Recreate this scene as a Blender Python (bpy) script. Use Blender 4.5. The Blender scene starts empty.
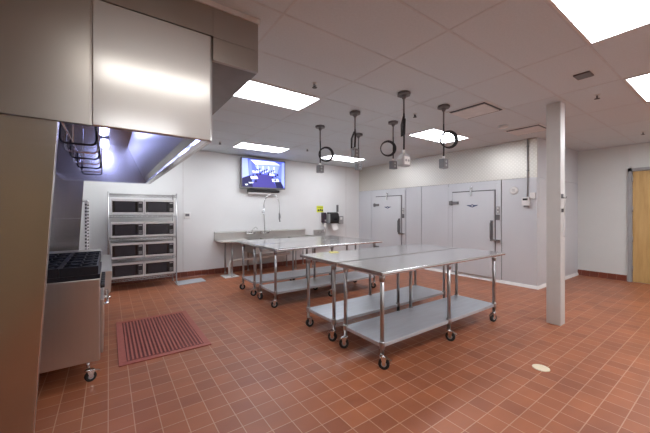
import bpy, bmesh, math, random
from mathutils import Vector, Matrix
random.seed(4)
PI = math.pi
S = bpy.context.scene
COL = S.collection

# ------------------------------------------------------------------ materials
MATS = {}
def nm(name):
    m = bpy.data.materials.new(name); m.use_nodes = True
    nt = m.node_tree; b = nt.nodes['Principled BSDF']
    MATS[name] = m
    return m, nt, b
def coords(nt, scale=(1,1,1), loc=(0,0,0)):
    # world-space position so that patterns keep their real size on every surface
    g = nt.nodes.new('ShaderNodeNewGeometry'); mp = nt.nodes.new('ShaderNodeMapping')
    mp.inputs['Scale'].default_value = scale; mp.inputs['Location'].default_value = loc
    nt.links.new(g.outputs['Position'], mp.inputs['Vector'])
    return mp.outputs['Vector']
def noise(nt, vec, scale, detail=3, rough=.5):
    n = nt.nodes.new('ShaderNodeTexNoise'); n.inputs['Scale'].default_value = scale
    n.inputs['Detail'].default_value = detail; n.inputs['Roughness'].default_value = rough
    nt.links.new(vec, n.inputs['Vector']); return n.outputs['Fac']
def ramp(nt, fac, stops):
    r = nt.nodes.new('ShaderNodeValToRGB'); e = r.color_ramp.elements
    e[0].position, e[0].color = stops[0][0], (*stops[0][1], 1)
    e[1].position, e[1].color = stops[-1][0], (*stops[-1][1], 1)
    for p, c in stops[1:-1]:
        k = e.new(p); k.color = (*c, 1)
    nt.links.new(fac, r.inputs['Fac']); return r.outputs['Color']
def bump(nt, b, h, strength=.2, dist=.002):
    n = nt.nodes.new('ShaderNodeBump'); n.inputs['Strength'].default_value = strength
    n.inputs['Distance'].default_value = dist
    nt.links.new(h, n.inputs['Height']); nt.links.new(n.outputs['Normal'], b.inputs['Normal'])
def plain(name, col, rough=.5, metal=0, var=.06, nscale=8, spec=None):
    m, nt, b = nm(name)
    f = noise(nt, coords(nt), nscale)
    lo = tuple(max(0, c*(1-var)) for c in col); hi = tuple(min(1, c*(1+var)) for c in col)
    nt.links.new(ramp(nt, f, [(.3, lo), (.7, hi)]), b.inputs['Base Color'])
    b.inputs['Roughness'].default_value = rough; b.inputs['Metallic'].default_value = metal
    if spec is not None: b.inputs['Specular IOR Level'].default_value = spec
    return m
def brushed(name, col, rough, stretch, var=.05, rvar=.08, bs=.05, metal=1.0):
    m, nt, b = nm(name)
    f = noise(nt, coords(nt, stretch), 1.0, 5, .65)
    lo = tuple(c*(1-var) for c in col); hi = tuple(min(1, c*(1+var)) for c in col)
    nt.links.new(ramp(nt, f, [(.3, lo), (.7, hi)]), b.inputs['Base Color'])
    mr = nt.nodes.new('ShaderNodeMapRange'); mr.inputs['To Min'].default_value = rough-rvar
    mr.inputs['To Max'].default_value = rough+rvar
    nt.links.new(f, mr.inputs['Value']); nt.links.new(mr.outputs[0], b.inputs['Roughness'])
    b.inputs['Metallic'].default_value = metal
    bump(nt, b, f, bs, .001)
    return m
def emit(name, col, s):
    m, nt, b = nm(name)
    b.inputs['Base Color'].default_value = (*[min(1, c) for c in col], 1)
    b.inputs['Emission Color'].default_value = (*col, 1); b.inputs['Emission Strength'].default_value = s
    return m

steel = brushed('brushed_steel', (.60,.585,.56), .30, (2,2,60), var=.02, rvar=.03, bs=.008)
steel_v = brushed('brushed_steel_upright', (.64,.62,.60), .30, (50,50,1.5), var=.02, rvar=.03, bs=.008)
hoodsteel = brushed('hood_steel', (.58,.55,.51), .24, (1.2,1.2,70), var=.025, rvar=.03, bs=.008)
topsteel = brushed('table_top_steel', (.74,.735,.73), .20, (2,50,2), var=.03, rvar=.03, bs=.006)
tube_m = plain('tube_steel', (.42,.41,.41), .28, 1.0)
galv = brushed('galvanised_shelf', (.60,.65,.70), .40, (3,20,3), var=.07, metal=.6, bs=.01)
chrome = plain('chrome', (.72,.72,.72), .14, 1.0, .02)
white_wall = plain('white_wall_panel', (.765,.77,.765), .42, 0, .015, 2)
tan_wall = plain('tan_wall', (.24,.18,.105), .55, 0, .03, 2)
grey_wall = plain('pale_grey_wall', (.67,.69,.67), .55, 0, .015, 2)
trimgrey = plain('white_trim', (.70,.69,.68), .5)
ceil_m = plain('ceiling_tile', (.63,.69,.72), .9, 0, .03, 60)
grid_m = plain('ceiling_grid', (.60,.63,.65), .8)
black = plain('black_plastic', (.015,.014,.016), .35)
iron = plain('cast_iron', (.014,.015,.022), .42, .3, .2, 40)
rubber = plain('black_rubber', (.02,.02,.02), .6)
plastic_w = plain('white_plastic', (.78,.77,.75), .4)
plastic_g = plain('grey_plastic', (.36,.355,.355), .45)
boxgrey = plain('grey_box_metal', (.17,.165,.17), .45, .3)
seal = plain('grey_door_seal', (.07,.07,.075), .6)
dark_reflect = plain('dark_reflection_steel', (.46,.43,.395), .30, 1.0, .02, 3)  # hood steel with the dark reflections put into its base colour
silver = plain('silver_paint', (.66,.65,.63), .4, .5, .03)
glass_d = plain('dark_oven_glass', (.012,.011,.013), .08)
glass_g = plain('grey_mesh_window', (.028,.027,.033), .22)
pvc = plain('white_pipe', (.78,.76,.72), .4)
cream = plain('cream_cover', (.72,.62,.45), .5)
col_paint = plain('column_paint', (.60,.585,.56), .42, 0, .02)
doorframe_m = plain('grey_door_frame', (.34,.345,.35), .45)
yellow = plain('yellow_sign', (.68,.72,.04), .5)
navy = plain('navy_emblem', (.03,.05,.14), .4)
paper = plain('white_paper', (.88,.87,.86), .8)
redgreen = plain('yellow_cloth', (.75,.68,.25), .8)
lamp_m = emit('light_diffuser', (.97,1.0,1.06), 9.5)
hoodlamp = emit('hood_lamp_glass', (.40,.46,1.0), 20)
lamp_dim = emit('light_diffuser_dimmed', (1.0,.98,.95), 4.5)
under_reflect = plain('underside_reflection_steel', (.22,.195,.185), .42, .9)  # bulkhead underside: dark surroundings it mirrors are painted into the steel colour
m, nt, b = nm('hood_end_steel')      # satin steel: a tight lobe over a broad one
b.inputs['Base Color'].default_value = (.62,.60,.58,1); b.inputs['Metallic'].default_value = 1; b.inputs['Roughness'].default_value = .46
b2 = nt.nodes.new('ShaderNodeBsdfPrincipled'); b2.inputs['Base Color'].default_value = (.62,.60,.57,1); b2.inputs['Metallic'].default_value = 1; b2.inputs['Roughness'].default_value = .17
ms = nt.nodes.new('ShaderNodeMixShader'); ms.inputs[0].default_value = .3
nt.links.new(b.outputs[0], ms.inputs[1]); nt.links.new(b2.outputs[0], ms.inputs[2]); nt.links.new(ms.outputs[0], nt.nodes['Material Output'].inputs['Surface'])
bump(nt, b, noise(nt, coords(nt, (1.2,1.2,70)), 1, 4), .01, .001)
satin = m

# floor: quarry tile
m, nt, b = nm('quarry_tile')
br = nt.nodes.new('ShaderNodeTexBrick'); br.offset = 0; br.squash = 1
nt.links.new(coords(nt, loc=(-.0+.004, -.073+.004, 0)), br.inputs['Vector'])
for k, v in {'Scale':1.0, 'Mortar Size':.0036, 'Mortar Smooth':.15, 'Brick Width':.1588, 'Row Height':.1588, 'Bias':-.1}.items():
    br.inputs[k].default_value = v
br.inputs['Color1'].default_value = (.36,.122,.054,1); br.inputs['Color2'].default_value = (.275,.088,.042,1)
br.inputs['Mortar'].default_value = (.47,.27,.18,1)
mx = nt.nodes.new('ShaderNodeMix'); mx.data_type = 'RGBA'; mx.blend_type = 'MULTIPLY'; mx.inputs[0].default_value = 1
nt.links.new(br.outputs['Color'], mx.inputs[6])
nt.links.new(ramp(nt, noise(nt, coords(nt, (1,2.2,1)), 1.6, 4), [(.3,(.86,.84,.82)),(.7,(1.1,1.08,1.04))]), mx.inputs[7])
nt.links.new(mx.outputs[2], b.inputs['Base Color'])
b.inputs['Roughness'].default_value = .42
bump(nt, b, br.outputs['Fac'], -.5, .003)
floor_m = m
# base tile
m, nt, b = nm('base_tile')
br = nt.nodes.new('ShaderNodeTexBrick'); br.offset = 0
sx = nt.nodes.new('ShaderNodeSeparateXYZ'); cx = nt.nodes.new('ShaderNodeCombineXYZ'); ad = nt.nodes.new('ShaderNodeMath')
nt.links.new(coords(nt), sx.inputs[0]); nt.links.new(sx.outputs[0], ad.inputs[0]); nt.links.new(sx.outputs[1], ad.inputs[1])
nt.links.new(ad.outputs[0], cx.inputs[0]); nt.links.new(sx.outputs[2], cx.inputs[1]); nt.links.new(cx.outputs[0], br.inputs['Vector'])
for k, v in {'Scale':1.0, 'Mortar Size':.003, 'Brick Width':.1588, 'Row Height':.2}.items(): br.inputs[k].default_value = v
br.inputs['Color1'].default_value = (.20,.045,.022,1); br.inputs['Color2'].default_value = (.15,.035,.018,1); br.inputs['Mortar'].default_value = (.3,.15,.1,1)
nt.links.new(br.outputs['Color'], b.inputs['Base Color']); b.inputs['Roughness'].default_value = .35
base_m = m
# mat rubber
mat_m = plain('red_rubber', (.36,.10,.075), .55, 0, .08, 20)
mat_dark = plain('dark_red_rubber', (.14,.028,.022), .6, 0, .1, 20)
# walk-in skin: fine stucco embossed painted metal
m, nt, b = nm('walk_in_skin')
f = noise(nt, coords(nt), 90, 2)
nt.links.new(ramp(nt, noise(nt, coords(nt, (1,1,.4)), 1.2, 3), [(.3,(.62,.63,.66)),(.7,(.67,.68,.70))]), b.inputs['Base Color'])
b.inputs['Metallic'].default_value = .22; b.inputs['Roughness'].default_value = .46
bump(nt, b, f, .25, .002); skin = m
# stucco aluminium cladding with a diamond emboss
m, nt, b = nm('embossed_cladding')
v = coords(nt, (1,1,1))
w1 = nt.nodes.new('ShaderNodeTexWave'); w1.wave_type = 'BANDS'; w1.bands_direction = 'DIAGONAL'; w1.inputs['Scale'].default_value = 8
nt.links.new(v, w1.inputs['Vector'])
v2 = coords(nt, (1,-1,1)); w2 = nt.nodes.new('ShaderNodeTexWave'); w2.wave_type='BANDS'; w2.bands_direction='DIAGONAL'; w2.inputs['Scale'].default_value = 8
nt.links.new(v2, w2.inputs['Vector'])
mm = nt.nodes.new('ShaderNodeMath'); mm.operation = 'MULTIPLY'
nt.links.new(w1.outputs['Fac'], mm.inputs[0]); nt.links.new(w2.outputs['Fac'], mm.inputs[1])
nt.links.new(ramp(nt, mm.outputs[0], [(.2,(.68,.655,.60)),(.8,(.76,.735,.68))]), b.inputs['Base Color'])
b.inputs['Metallic'].default_value = .75; b.inputs['Roughness'].default_value = .46
bump(nt, b, mm.outputs[0], .12, .002); clad = m
# wood
m, nt, b = nm('maple_veneer')
f = noise(nt, coords(nt, (9,9,.9)), 1.6, 5, .6)
nt.links.new(ramp(nt, f, [(.25,(.44,.27,.09)),(.5,(.56,.36,.14)),(.75,(.63,.43,.18))]), b.inputs['Base Color'])
b.inputs['Roughness'].default_value = .4; wood = m
# tinted glass of the hood lamps' globes share the lamp material

# ------------------------------------------------------------------ mesh builder
class MB:
    def __init__(s): s.bm = bmesh.new(); s.mi = 0
    def _mk(s, faces):
        for f in faces: f.material_index = s.mi
    def box(s, x0, x1, y0, y1, z0, z1):
        v = [s.bm.verts.new(p) for p in ((x0,y0,z0),(x1,y0,z0),(x1,y1,z0),(x0,y1,z0),(x0,y0,z1),(x1,y0,z1),(x1,y1,z1),(x0,y1,z1))]
        s._mk([s.bm.faces.new([v[i] for i in q]) for q in ((3,2,1,0),(4,5,6,7),(0,1,5,4),(1,2,6,5),(2,3,7,6),(3,0,4,7))])
        return s
    def prism(s, pts, ext):      # closed planar outline pts extruded by vector ext
        ext = Vector(ext); a = [s.bm.verts.new(p) for p in pts]; b_ = [s.bm.verts.new(Vector(p)+ext) for p in pts]
        n = len(pts); fs = [s.bm.faces.new(a[::-1]), s.bm.faces.new(b_)]
        for i in range(n): fs.append(s.bm.faces.new((a[i], a[(i+1)%n], b_[(i+1)%n], b_[i])))
        s._mk(fs); return s
    def poly(s, pts):
        s._mk([s.bm.faces.new([s.bm.verts.new(p) for p in pts])]); return s
    def ring(s, c, d, r, n, up=None):
        d = Vector(d).normalized(); u = d.orthogonal().normalized() if up is None else up
        w = d.cross(u).normalized(); u = w.cross(d).normalized()
        return [s.bm.verts.new(Vector(c)+r*(math.cos(2*PI*i/n)*u+math.sin(2*PI*i/n)*w)) for i in range(n)], u
    def tube(s, pts, r, n=10, closed=False):
        pts = [Vector(p) for p in pts]; rings = []; up = None; N = len(pts)
        for i, p in enumerate(pts):
            a = pts[(i-1) % N] if (i or closed) else p; c = pts[(i+1) % N] if (i < N-1 or closed) else p
            rr = r[i] if isinstance(r, (list, tuple)) else r
            q, up = s.ring(p, c-a, rr, n, up); rings.append(q)
        fs = []
        for i in range(N if closed else N-1):
            A, B = rings[i], rings[(i+1) % N]
            for k in range(n):
                f = s.bm.faces.new((A[k], A[(k+1)%n], B[(k+1)%n], B[k])); f.smooth = True; fs.append(f)
        if not closed: fs += [s.bm.faces.new(rings[0][::-1]), s.bm.faces.new(rings[-1])]
        s._mk(fs); return s
    def cyl(s, a, b, r, n=16): return s.tube([a, b], r, n)
    def lathe(s, c, prof, n=20, axis='z'):
        pts = {'z': lambda h: Vector(c)+Vector((0,0,h)), 'x': lambda h: Vector(c)+Vector((h,0,0)), 'y': lambda h: Vector(c)+Vector((0,h,0))}[axis]
        rings = []
        for r, h in prof:
            o = pts(h); q = []
            for i in range(n):
                a = 2*PI*i/n; x, y = r*math.cos(a), r*math.sin(a)
                q.append(s.bm.verts.new(o + {'z': Vector((x,y,0)), 'x': Vector((0,x,y)), 'y': Vector((y,0,x))}[axis]))
            rings.append(q)
        fs = []
        for A, B in zip(rings, rings[1:]):
            for k in range(n):
                f = s.bm.faces.new((A[k], A[(k+1)%n], B[(k+1)%n], B[k])); f.smooth = True; fs.append(f)
        fs += [s.bm.faces.new(rings[0][::-1]), s.bm.faces.new(rings[-1])]
        s._mk(fs); return s
    def mat(s, i): s.mi = i; return s
    def build(s, name, mats, parent=None, org=None, bevel=0):
        bmesh.ops.recalc_face_normals(s.bm, faces=s.bm.faces)
        if parent is not None:
            o_ = Vector(parent.get('_org', (0,0,0)))
        elif org is not None: o_ = Vector(org)
        else: o_ = Vector((0,0,0))
        bmesh.ops.translate(s.bm, vec=-o_, verts=s.bm.verts)
        me = bpy.data.meshes.new(name); s.bm.to_mesh(me); s.bm.free()
        for m_ in (mats if isinstance(mats, (list, tuple)) else [mats]): me.materials.append(m_)
        o = bpy.data.objects.new(name, me); COL.objects.link(o)
        if parent is not None: o.parent = parent
        else: o.location = o_
        o['_org'] = list(o_)
        if bevel:
            bv = o.modifiers.new('Bevel', 'BEVEL'); bv.width = bevel; bv.segments = 2; bv.limit_method = 'ANGLE'; bv.angle_limit = 1.0
        return o
def thing(name, loc, label, cat, group=None):
    o = bpy.data.objects.new(name, None); COL.objects.link(o); o.location = loc; o['_org'] = list(loc)
    o.empty_display_size = .1
    o['label'] = label; o['category'] = cat
    if group: o['group'] = group
    return o
def tag(o, label, cat, group=None):
    o['label'] = label; o['category'] = cat
    if group: o['group'] = group
    return o
def struct(name, mb, mats, bevel=0):
    o = mb.build(name, mats, bevel=bevel); o['kind'] = 'structure'; return o
def arc(c, r, a0, a1, n, plane='xz'):
    out = []
    for i in range(n+1):
        a = a0+(a1-a0)*i/n; x, y = r*math.cos(a), r*math.sin(a)
        out.append({'xz': (c[0]+x, c[1], c[2]+y), 'yz': (c[0], c[1]+x, c[2]+y), 'xy': (c[0]+x, c[1]+y, c[2])}[plane])
    return out

# ------------------------------------------------------------------ setting
XL, XR, YB, YF, H = -1.0, 9.505, 7.85, -3.0, 3.06
XW, YC, ZP = 7.03, 2.5, 2.26
struct('floor', MB().box(XL-.1, XR+.1, YF-.1, YB+.1, -.1, 0), floor_m)
struct('ceiling', MB().box(XL-.1, XR+.1, YF-.1, YB+.1, H+.005, H+.1), ceil_m)
struct('wall_back', MB().box(XL-.1, XR+.1, YB, YB+.1, 0, H+.005), white_wall)
struct('wall_left', MB().box(XL-.1, XL, 2.2, YB, 0, H+.005), white_wall)
struct('wall_side', MB().box(XL-.1, XL, YF, 2.2, 0, H+.005), tan_wall)
struct('wall_right', MB().box(XR, XR+.1, YF, YB, 0, H+.005), grey_wall)
struct('wall_front', MB().box(XL-.1, 1.5, YF-.1, YF, 0, H+.005), tan_wall)
struct('wall_front_right', MB().box(1.5, XR+.1, YF-.1, YF, 0, H+.005), white_wall)
# ceiling grid bars
gx0, gy0 = 2.306, 1.46
g = MB()
xs = [gx0+1.2192*i for i in range(-2, 6)]; ys = [gy0+.6096*i for i in range(-7, 11)]
for x in xs: g.box(x-.009, x+.009, YF, YB, H+.003, H+.005)
for y in ys:
    if YF < y < YB: g.box(XL, XR, y-.009, y+.009, H+.0027, H+.005)
struct('trim_1', g, grid_m)
# wall angle where ceiling meets walls
a = MB(); a.box(XL, XW, YB-.02, YB, H-.004, H+.005); a.box(XR-.02, XR, YF, YC, H-.004, H+.005)
struct('trim_2', a, grid_m)
# wall panel seams
sm = MB()
for x in (1.44, 6.45): sm.box(x-.012, x+.012, YB-.004, YB, .14, H-.004)
struct('trim_3', sm, trimgrey)
sm = MB(); sm.box(XR-.004, XR, 1.575, 1.59, 2.53, H-.004); struct('trim_4', sm, trimgrey)
# baseboards, coved tile
def cove(mb, a, b, n):      # a->b along the wall, n = inward normal
    a, b, n = Vector(a), Vector(b), Vector(n)
    pts = [a, a+n*.035, a+n*.02+Vector((0,0,.02)), a+n*.014+Vector((0,0,.12)), a+Vector((0,0,.13))]
    mb.prism(pts, b-a); return mb
struct('baseboard_back', cove(MB(), (XL,YB,0), (XW,YB,0), (0,-1,0)), base_m)
struct('baseboard_left', cove(MB(), (XL,YF,0), (XL,YB-.04,0), (1,0,0)), base_m)
struct('baseboard_right', cove(MB(), (XR,1.62,0), (XR,YC-.001,0), (-1,0,0)), base_m)
struct('baseboard_front', cove(MB(), (XL,YF,0), (XR,YF,0), (0,1,0)), base_m)

# wooden door on the right wall, in a grey steel frame
f = MB()
f.box(XR-.04, XR+.02, 1.53, 1.60, 0, 2.53); f.box(XR-.04, XR+.02, .40, .47, 0, 2.53); f.box(XR-.04, XR+.02, .40, 1.60, 2.46, 2.53)
dr = struct('door_1', MB().box(XR-.02, XR+.01, .475, 1.525, .01, 2.455), wood)
ff = f.build('door_frame', doorframe_m, dr)
for z in (.3, .95, 1.62, 2.28): MB().cyl((XR-.045,1.525,z-.06), (XR-.045,1.525,z+.06), .012, 10).build('hinge', doorframe_m, dr)
h = MB(); h.box(XR-.09, XR-.02, .95, 1.25, 2.37, 2.43); h.tube([(XR-.05,1.05,2.44),(XR-.20,1.2,2.45),(XR-.06,1.36,2.46)], .01, 8)
h.build('door_closer', plastic_g, dr)
h = MB(); h.cyl((XR-.09,.56,1.02),(XR-.02,.56,1.02), .012); h.cyl((XR-.09,.56,1.02),(XR-.09,.70,1.02), .011); h.lathe((XR-.03,.56,1.02), [(.03,0),(.03,.01)], 16, 'x')
h.build('door_handle', chrome, dr)
# unseen wooden door behind the camera, added for its warm reflection in the steel
d2 = struct('door_added_unseen', MB().box(XL-.01, XL+.02, -2.2, -1.15, .01, 2.2), wood)
f = MB(); f.box(XL-.01, XL+.035, -1.15, -1.09, 0, 2.27); f.box(XL-.01, XL+.035, -2.26, -2.2, 0, 2.27); f.box(XL-.01, XL+.035, -2.26, -1.09, 2.2, 2.27)
f.build('door_frame', doorframe_m, d2)  # frame of the added unseen door

# column
struct('wall_column', MB().box(5.01, 5.177, 1.503, 1.67, 0, H+.004), col_paint, bevel=.004)
hk = thing('cord_hook', (5.055,1.5,1.2), 'pale cord hanging from small metal hooks on the square column', 'hook')
h = MB(); h.box(5.03,5.075,1.488,1.502,1.74,1.80); h.tube([(5.052,1.49,1.75),(5.052,1.455,1.745),(5.052,1.45,1.765)], .006, 8)
h.build('hook', boxgrey, hk); MB().box(5.035,5.07,1.485,1.502,1.55,1.60).build('clamp', boxgrey, hk)
h = MB(); h.tube([(5.05,1.465,1.75),(5.056,1.47,1.68),(5.048,1.472,1.60),(5.06,1.474,1.5),(5.045,1.478,1.38),(5.04,1.478,1.27),(5.052,1.478,1.215),(5.068,1.478,1.26),(5.07,1.476,1.38),(5.062,1.474,1.52)], .006, 8)
h.build('cord', trimgrey, hk)

# ------------------------------------------------------------------ walk-in cooler
w = thing('walk_in_cooler', (XW,YC,0), 'long grey walk-in cooler with two doors beside the column, cladding above', 'walk-in cooler')
seams = [YB-.002, 7.234, 5.813, 5.276, 4.459, 3.181, YC]
for y1, y0 in zip(seams, seams[1:]):
    MB().box(XW, XW+.1, y0+.006, y1-.006, .0, ZP).build('wall_panel', skin, w, bevel=.002)
for x0, x1 in ((XW+.1, 8.2), (8.2, XR-.002)):
    MB().box(x0+.003, x1, YC, YC+.1, .0, ZP).build('side_panel', skin, w, bevel=.002)
MB().box(XW+.004, XW+.03, YC+.004, YB-.002, ZP+.006, H+.004).build('upper_cladding', clad, w)
c = MB(); c.box(XW+.03, XR-.002, YC+.004, YC+.03, ZP+.006, H+.004); c.build('side_cladding', skin, w)
MB().box(XW+.012, XW+.09, YC+.02, YB-.02, .02, ZP+.004).build('joint_filler', seal, w)
c = MB(); c.box(XW, XW+.02, YC, YC+.13, ZP, H+.003); c.build('corner_trim', clad, w)
c = MB()
c.prism([(XW,YB-.002,0),(XW-.03,YB-.002,0),(XW-.008,YB-.002,.05),(XW,YB-.002,.06)], (0,YC-.02-YB,0))
c.prism([(XW-.02,YC,0),(XW-.02,YC-.03,0),(XW-.02,YC-.008,.05),(XW-.02,YC,.06)], (XR-XW,0,0))
c.build('floor_cove', plastic_w, w)
def walkin_door(y1, y0, fy1, fy0, label):     # y1 far edge (hinges), y0 near edge (latch)
    root = MB().box(XW-.055, XW-.006, y0+.004, y1-.004, .09, 2.035).build('cooler_door', skin, w, bevel=.006)
    root['_org'] = w['_org']; root['label'] = label
    f = MB(); X0 = XW-.018
    f.box(X0, XW, y1+.02, fy1-.006, .06, 2.19); f.box(X0, XW, fy0+.006, y0-.014, .06, 2.19); f.box(X0, XW, y0-.014, y1+.02, 2.058, 2.19)
    f.build('frame', skin, root, bevel=.003)
    MB().box(XW-.020, XW, y0-.0135, y1+.0195, .08, 2.0575).build('gasket', seal, root)
    for z in (1.78, .45):
        h = MB(); h.box(XW-.075, XW-.055, y1-.17, y1-.01, z-.035, z+.035); h.box(XW-.06, XW-.018, y1+.01, y1+.09, z-.05, z+.05)
        h.cyl((XW-.07,y1+.01,z-.055),(XW-.07,y1+.01,z+.055), .02, 12); h.build('hinge', boxgrey, root, bevel=.003)
    c = MB(); ym = y0+(y1-y0)*.52
    c.box(XW-.05, XW-.018, ym-.02, ym+.02, 2.06, 2.15); c.box(XW-.085, XW-.05, ym-.025, ym+.025, 1.93, 2.11); c.lathe((XW-.055,ym,2.13), [(.024,0),(.024,-.03)], 12, 'x')
    c.build('closer', chrome, root, bevel=.003)
    h = MB(); h.tube([(XW-.06,y0+.055,1.34),(XW-.12,y0+.055,1.30),(XW-.12,y0+.055,.98),(XW-.06,y0+.055,.94)], .016, 10)
    h.box(XW-.075,XW-.055,y0+.03,y0+.08,.91,1.37); h.build('handle', boxgrey, root)
    h = MB(); h.box(XW-.085, XW-.018, y0-.13, y0+.08, .905, .95); h.build('latch', chrome, root, bevel=.004)
    h = MB(); h.box(XW-.05, XW-.018, y0-.10, y0-.03, 1.38, 1.50); h.build('light_switch', boxgrey, root, bevel=.004)
    h = MB()
    for z in (1.56, 1.64): h.lathe((XW-.018,y0-.065,z), [(.032,0),(.032,-.012),(.022,-.016)], 16, 'x')
    h.box(XW-.026, XW-.018, y0-.10, y0-.03, 1.52, 1.68)
    h.mat(1)
    for z in (1.56, 1.64): h.lathe((XW-.034,y0-.065,z), [(.018,0),(.018,-.003)], 12, 'x')
    h.build('warning_gauge', [plastic_g, plastic_w], root)
    # winged emblem
    e = MB(); ye, ze = (y0+y1)/2-.005, 1.70; X = XW-.0555
    e.lathe((X,ye,ze), [(.036,0),(.036,-.004)], 18, 'x')
    for s in (-1, 1):
        e.prism([(X,ye+s*.02,ze+.018),(X,ye+s*.14,ze+.022),(X,ye+s*.115,ze+.002),(X,ye+s*.085,ze-.006),(X,ye+s*.03,ze-.026)], (-.003,0,0))
    e.mat(1); e.lathe((X-.004,ye,ze), [(.016,0),(.016,-.001)], 14, 'x')
    e.build('emblem', [navy, plastic_w], root)
walkin_door(7.006, 5.961, 7.165, 5.831, 'far grey cooler door next to the white back wall')
walkin_door(4.322, 3.308, 4.459, 3.181, 'near grey cooler door beside the round white disc and conduit')
d = thing('vent_disc', (XW,2.928,2.014), 'round white disc on the grey cooler wall right of the near door', 'vent')
MB().lathe((XW,2.928,2.014), [(.085,0),(.085,-.012),(.06,-.02),(.02,-.022)], 28, 'x').build('disc', plastic_w, d)
e = MB()
for i in range(3): e.box(XW-.0235, XW-.0215, 2.90, 2.956, 2.034-.02*i, 2.042-.02*i)
e.build('slots', plastic_g, d)
t = thing('wall_conduit', (XW,2.66,1.95), 'thin grey conduit running down from the ceiling over the cladding', 'conduit')
MB().cyl((XW-.018,2.665,1.87),(XW-.018,2.665,H), .012, 10).build('pipe', doorframe_m, t)
for z in (2.4, 2.9): MB().box(XW-.012,XW+.004,2.64,2.69,z,z+.02).build('clip', doorframe_m, t)
t = thing('temperature_controller', (XW,2.68,1.7), 'white controller box with dark display under the conduit', 'controller')
MB().box(XW-.07, XW, 2.625, 2.755, 1.69, 1.86).build('body', plastic_w, t, bevel=.006)
MB().box(XW-.073, XW-.069, 2.645, 2.735, 1.795, 1.835).build('display', black, t)
MB().box(XW-.06, XW-.01, 2.64, 2.72, 1.655, 1.69).build('sensor', boxgrey, t)
tag(MB().box(XW-.05, XW, 2.535, 2.615, 1.83, 1.95).build('junction_box', plastic_w, org=(XW,2.57,1.83), bevel=.004), 'blank white junction box right of the cooler controller', 'junction box')

# ------------------------------------------------------------------ ceiling things
def troffer(x, y, label, lm=None):
    t = thing('ceiling_light', (x+.6,y+.3,H-.006), label, 'ceiling light', 'recessed ceiling lights')
    x0, x1, y0, y1 = x+.012, x+1.207, y+.012, y+.598
    f = MB()
    for b_ in ((x0,x1,y0,y0+.02),(x0,x1,y1-.02,y1),(x0,x0+.02,y0+.02,y1-.02),(x1-.02,x1,y0+.02,y1-.02)): f.box(*b_, H-.008, H+.005)
    f.build('frame', trimgrey, t)
    MB().box(x0+.021, x1-.021, y0+.021, y1-.021, H-.005, H+.004).build('diffuser', lm or lamp_m, t)
R0, R1, R2, RM = gy0-2*.6096, gy0+3*.6096, gy0+8*.6096, gy0-6*.6096
X = lambda n: gx0+1.2192*n
troffer(X(-1), R1, 'ceiling light just right of the steel hood')
troffer(X(0), R2, 'ceiling light above the wall television')
troffer(X(2), R2, 'ceiling light near the cooler corner, partly behind hanging cords')
troffer(X(2), R1, 'ceiling light in front of the embossed cladding, between the two far cords')
troffer(X(0), R0, 'large bright ceiling light cut by the top of the picture')
troffer(X(2), R0, 'ceiling light cut by the right edge of the picture')
troffer(X(-2), R0, 'ceiling light overhead in front of the steel hood', lamp_dim)
troffer(X(-2), R2, 'added ceiling light, unseen behind the hood, brightening the wall at the microwave rack')  # added lamp out of view, brightens the back wall by the rack
troffer(X(4), R0, 'ceiling light above the wooden door')
for i, w_ in zip((-2, 0, 2, 4), ('leftmost', 'second from the left', 'third from the left', 'rightmost')):
    troffer(X(i), RM, 'ceiling light at the back of the room, '+w_)
def diffuser(x, y, label):
    t = thing('air_vent', (x+.3,y+.3,H-.01), label, 'air vent', 'ceiling air vents')
    x0, x1, y0, y1 = x+.012, x+.598, y+.012, y+.598
    MB().box(x0, x1, y0, y1, H-.004, H+.004).build('frame', trimgrey, t)
    m_ = MB().box(x0+.03, x1-.03, y0+.03, y1-.03, H-.009, H-.0045); m_.build('slot', black, t)
    MB().box(x0+.075, x1-.075, y0+.055, y1-.04, H-.018, H-.0095).build('face_plate', trimgrey, t)
diffuser(gx0+3*.6096, gy0+.6096, 'square ceiling vent with dark slots left of the column')
diffuser(gx0+6*.6096, gy0+.6096, 'square ceiling vent touching the column top, above the cladding')
def sprinkler(x, y, label):
    t = thing('sprinkler', (x,y,H-.06), label, 'sprinkler', 'ceiling sprinklers')
    MB().lathe((x,y,H+.004), [(.03,0),(.034,-.006),(.02,-.012)], 18).build('escutcheon', trimgrey, t)
    m_ = MB(); m_.cyl((x,y,H-.008),(x,y,H-.045), .008, 8); m_.tube([(x-.014,y,H-.01),(x-.018,y,H-.03),(x,y,H-.048)], .003, 6); m_.tube([(x+.014,y,H-.01),(x+.018,y,H-.03),(x,y,H-.048)], .003, 6)
    m_.lathe((x,y,H-.05), [(.03,0),(.03,.003)], 14); m_.build('head', seal, t)
for x, y, l in ((1.964,2.967,'sprinkler between the steel hood and the first hanging cords'), (5.117,1.149,'sprinkler above the column, nearest the right ceiling light'),
                (8.181,1.177,'sprinkler above the right wall'), (3.83,2.994,'sprinkler between two hanging cords in front of the cladding'),
                (1.945,6.617,'sprinkler left of the light above the television'), (3.858,6.14,'sprinkler left of the farthest hanging cord')):
    sprinkler(x, y, l)
tag(MB().box(4.18,4.34,1.0,1.14,H-.012,H+.004).build('ceiling_speaker', boxgrey, org=(4.26,1.07,H-.012)), 'small dark square plate in the ceiling near the column', 'ceiling plate')
tag(MB().lathe((5.62,2.52,H+.004), [(.075,0),(.08,-.03),(.05,-.045),(.02,-.048)], 24).build('smoke_detector', plastic_w, org=(5.62,2.52,H-.04)), 'round white smoke detector beside the vent left of the column', 'smoke detector')

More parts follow.
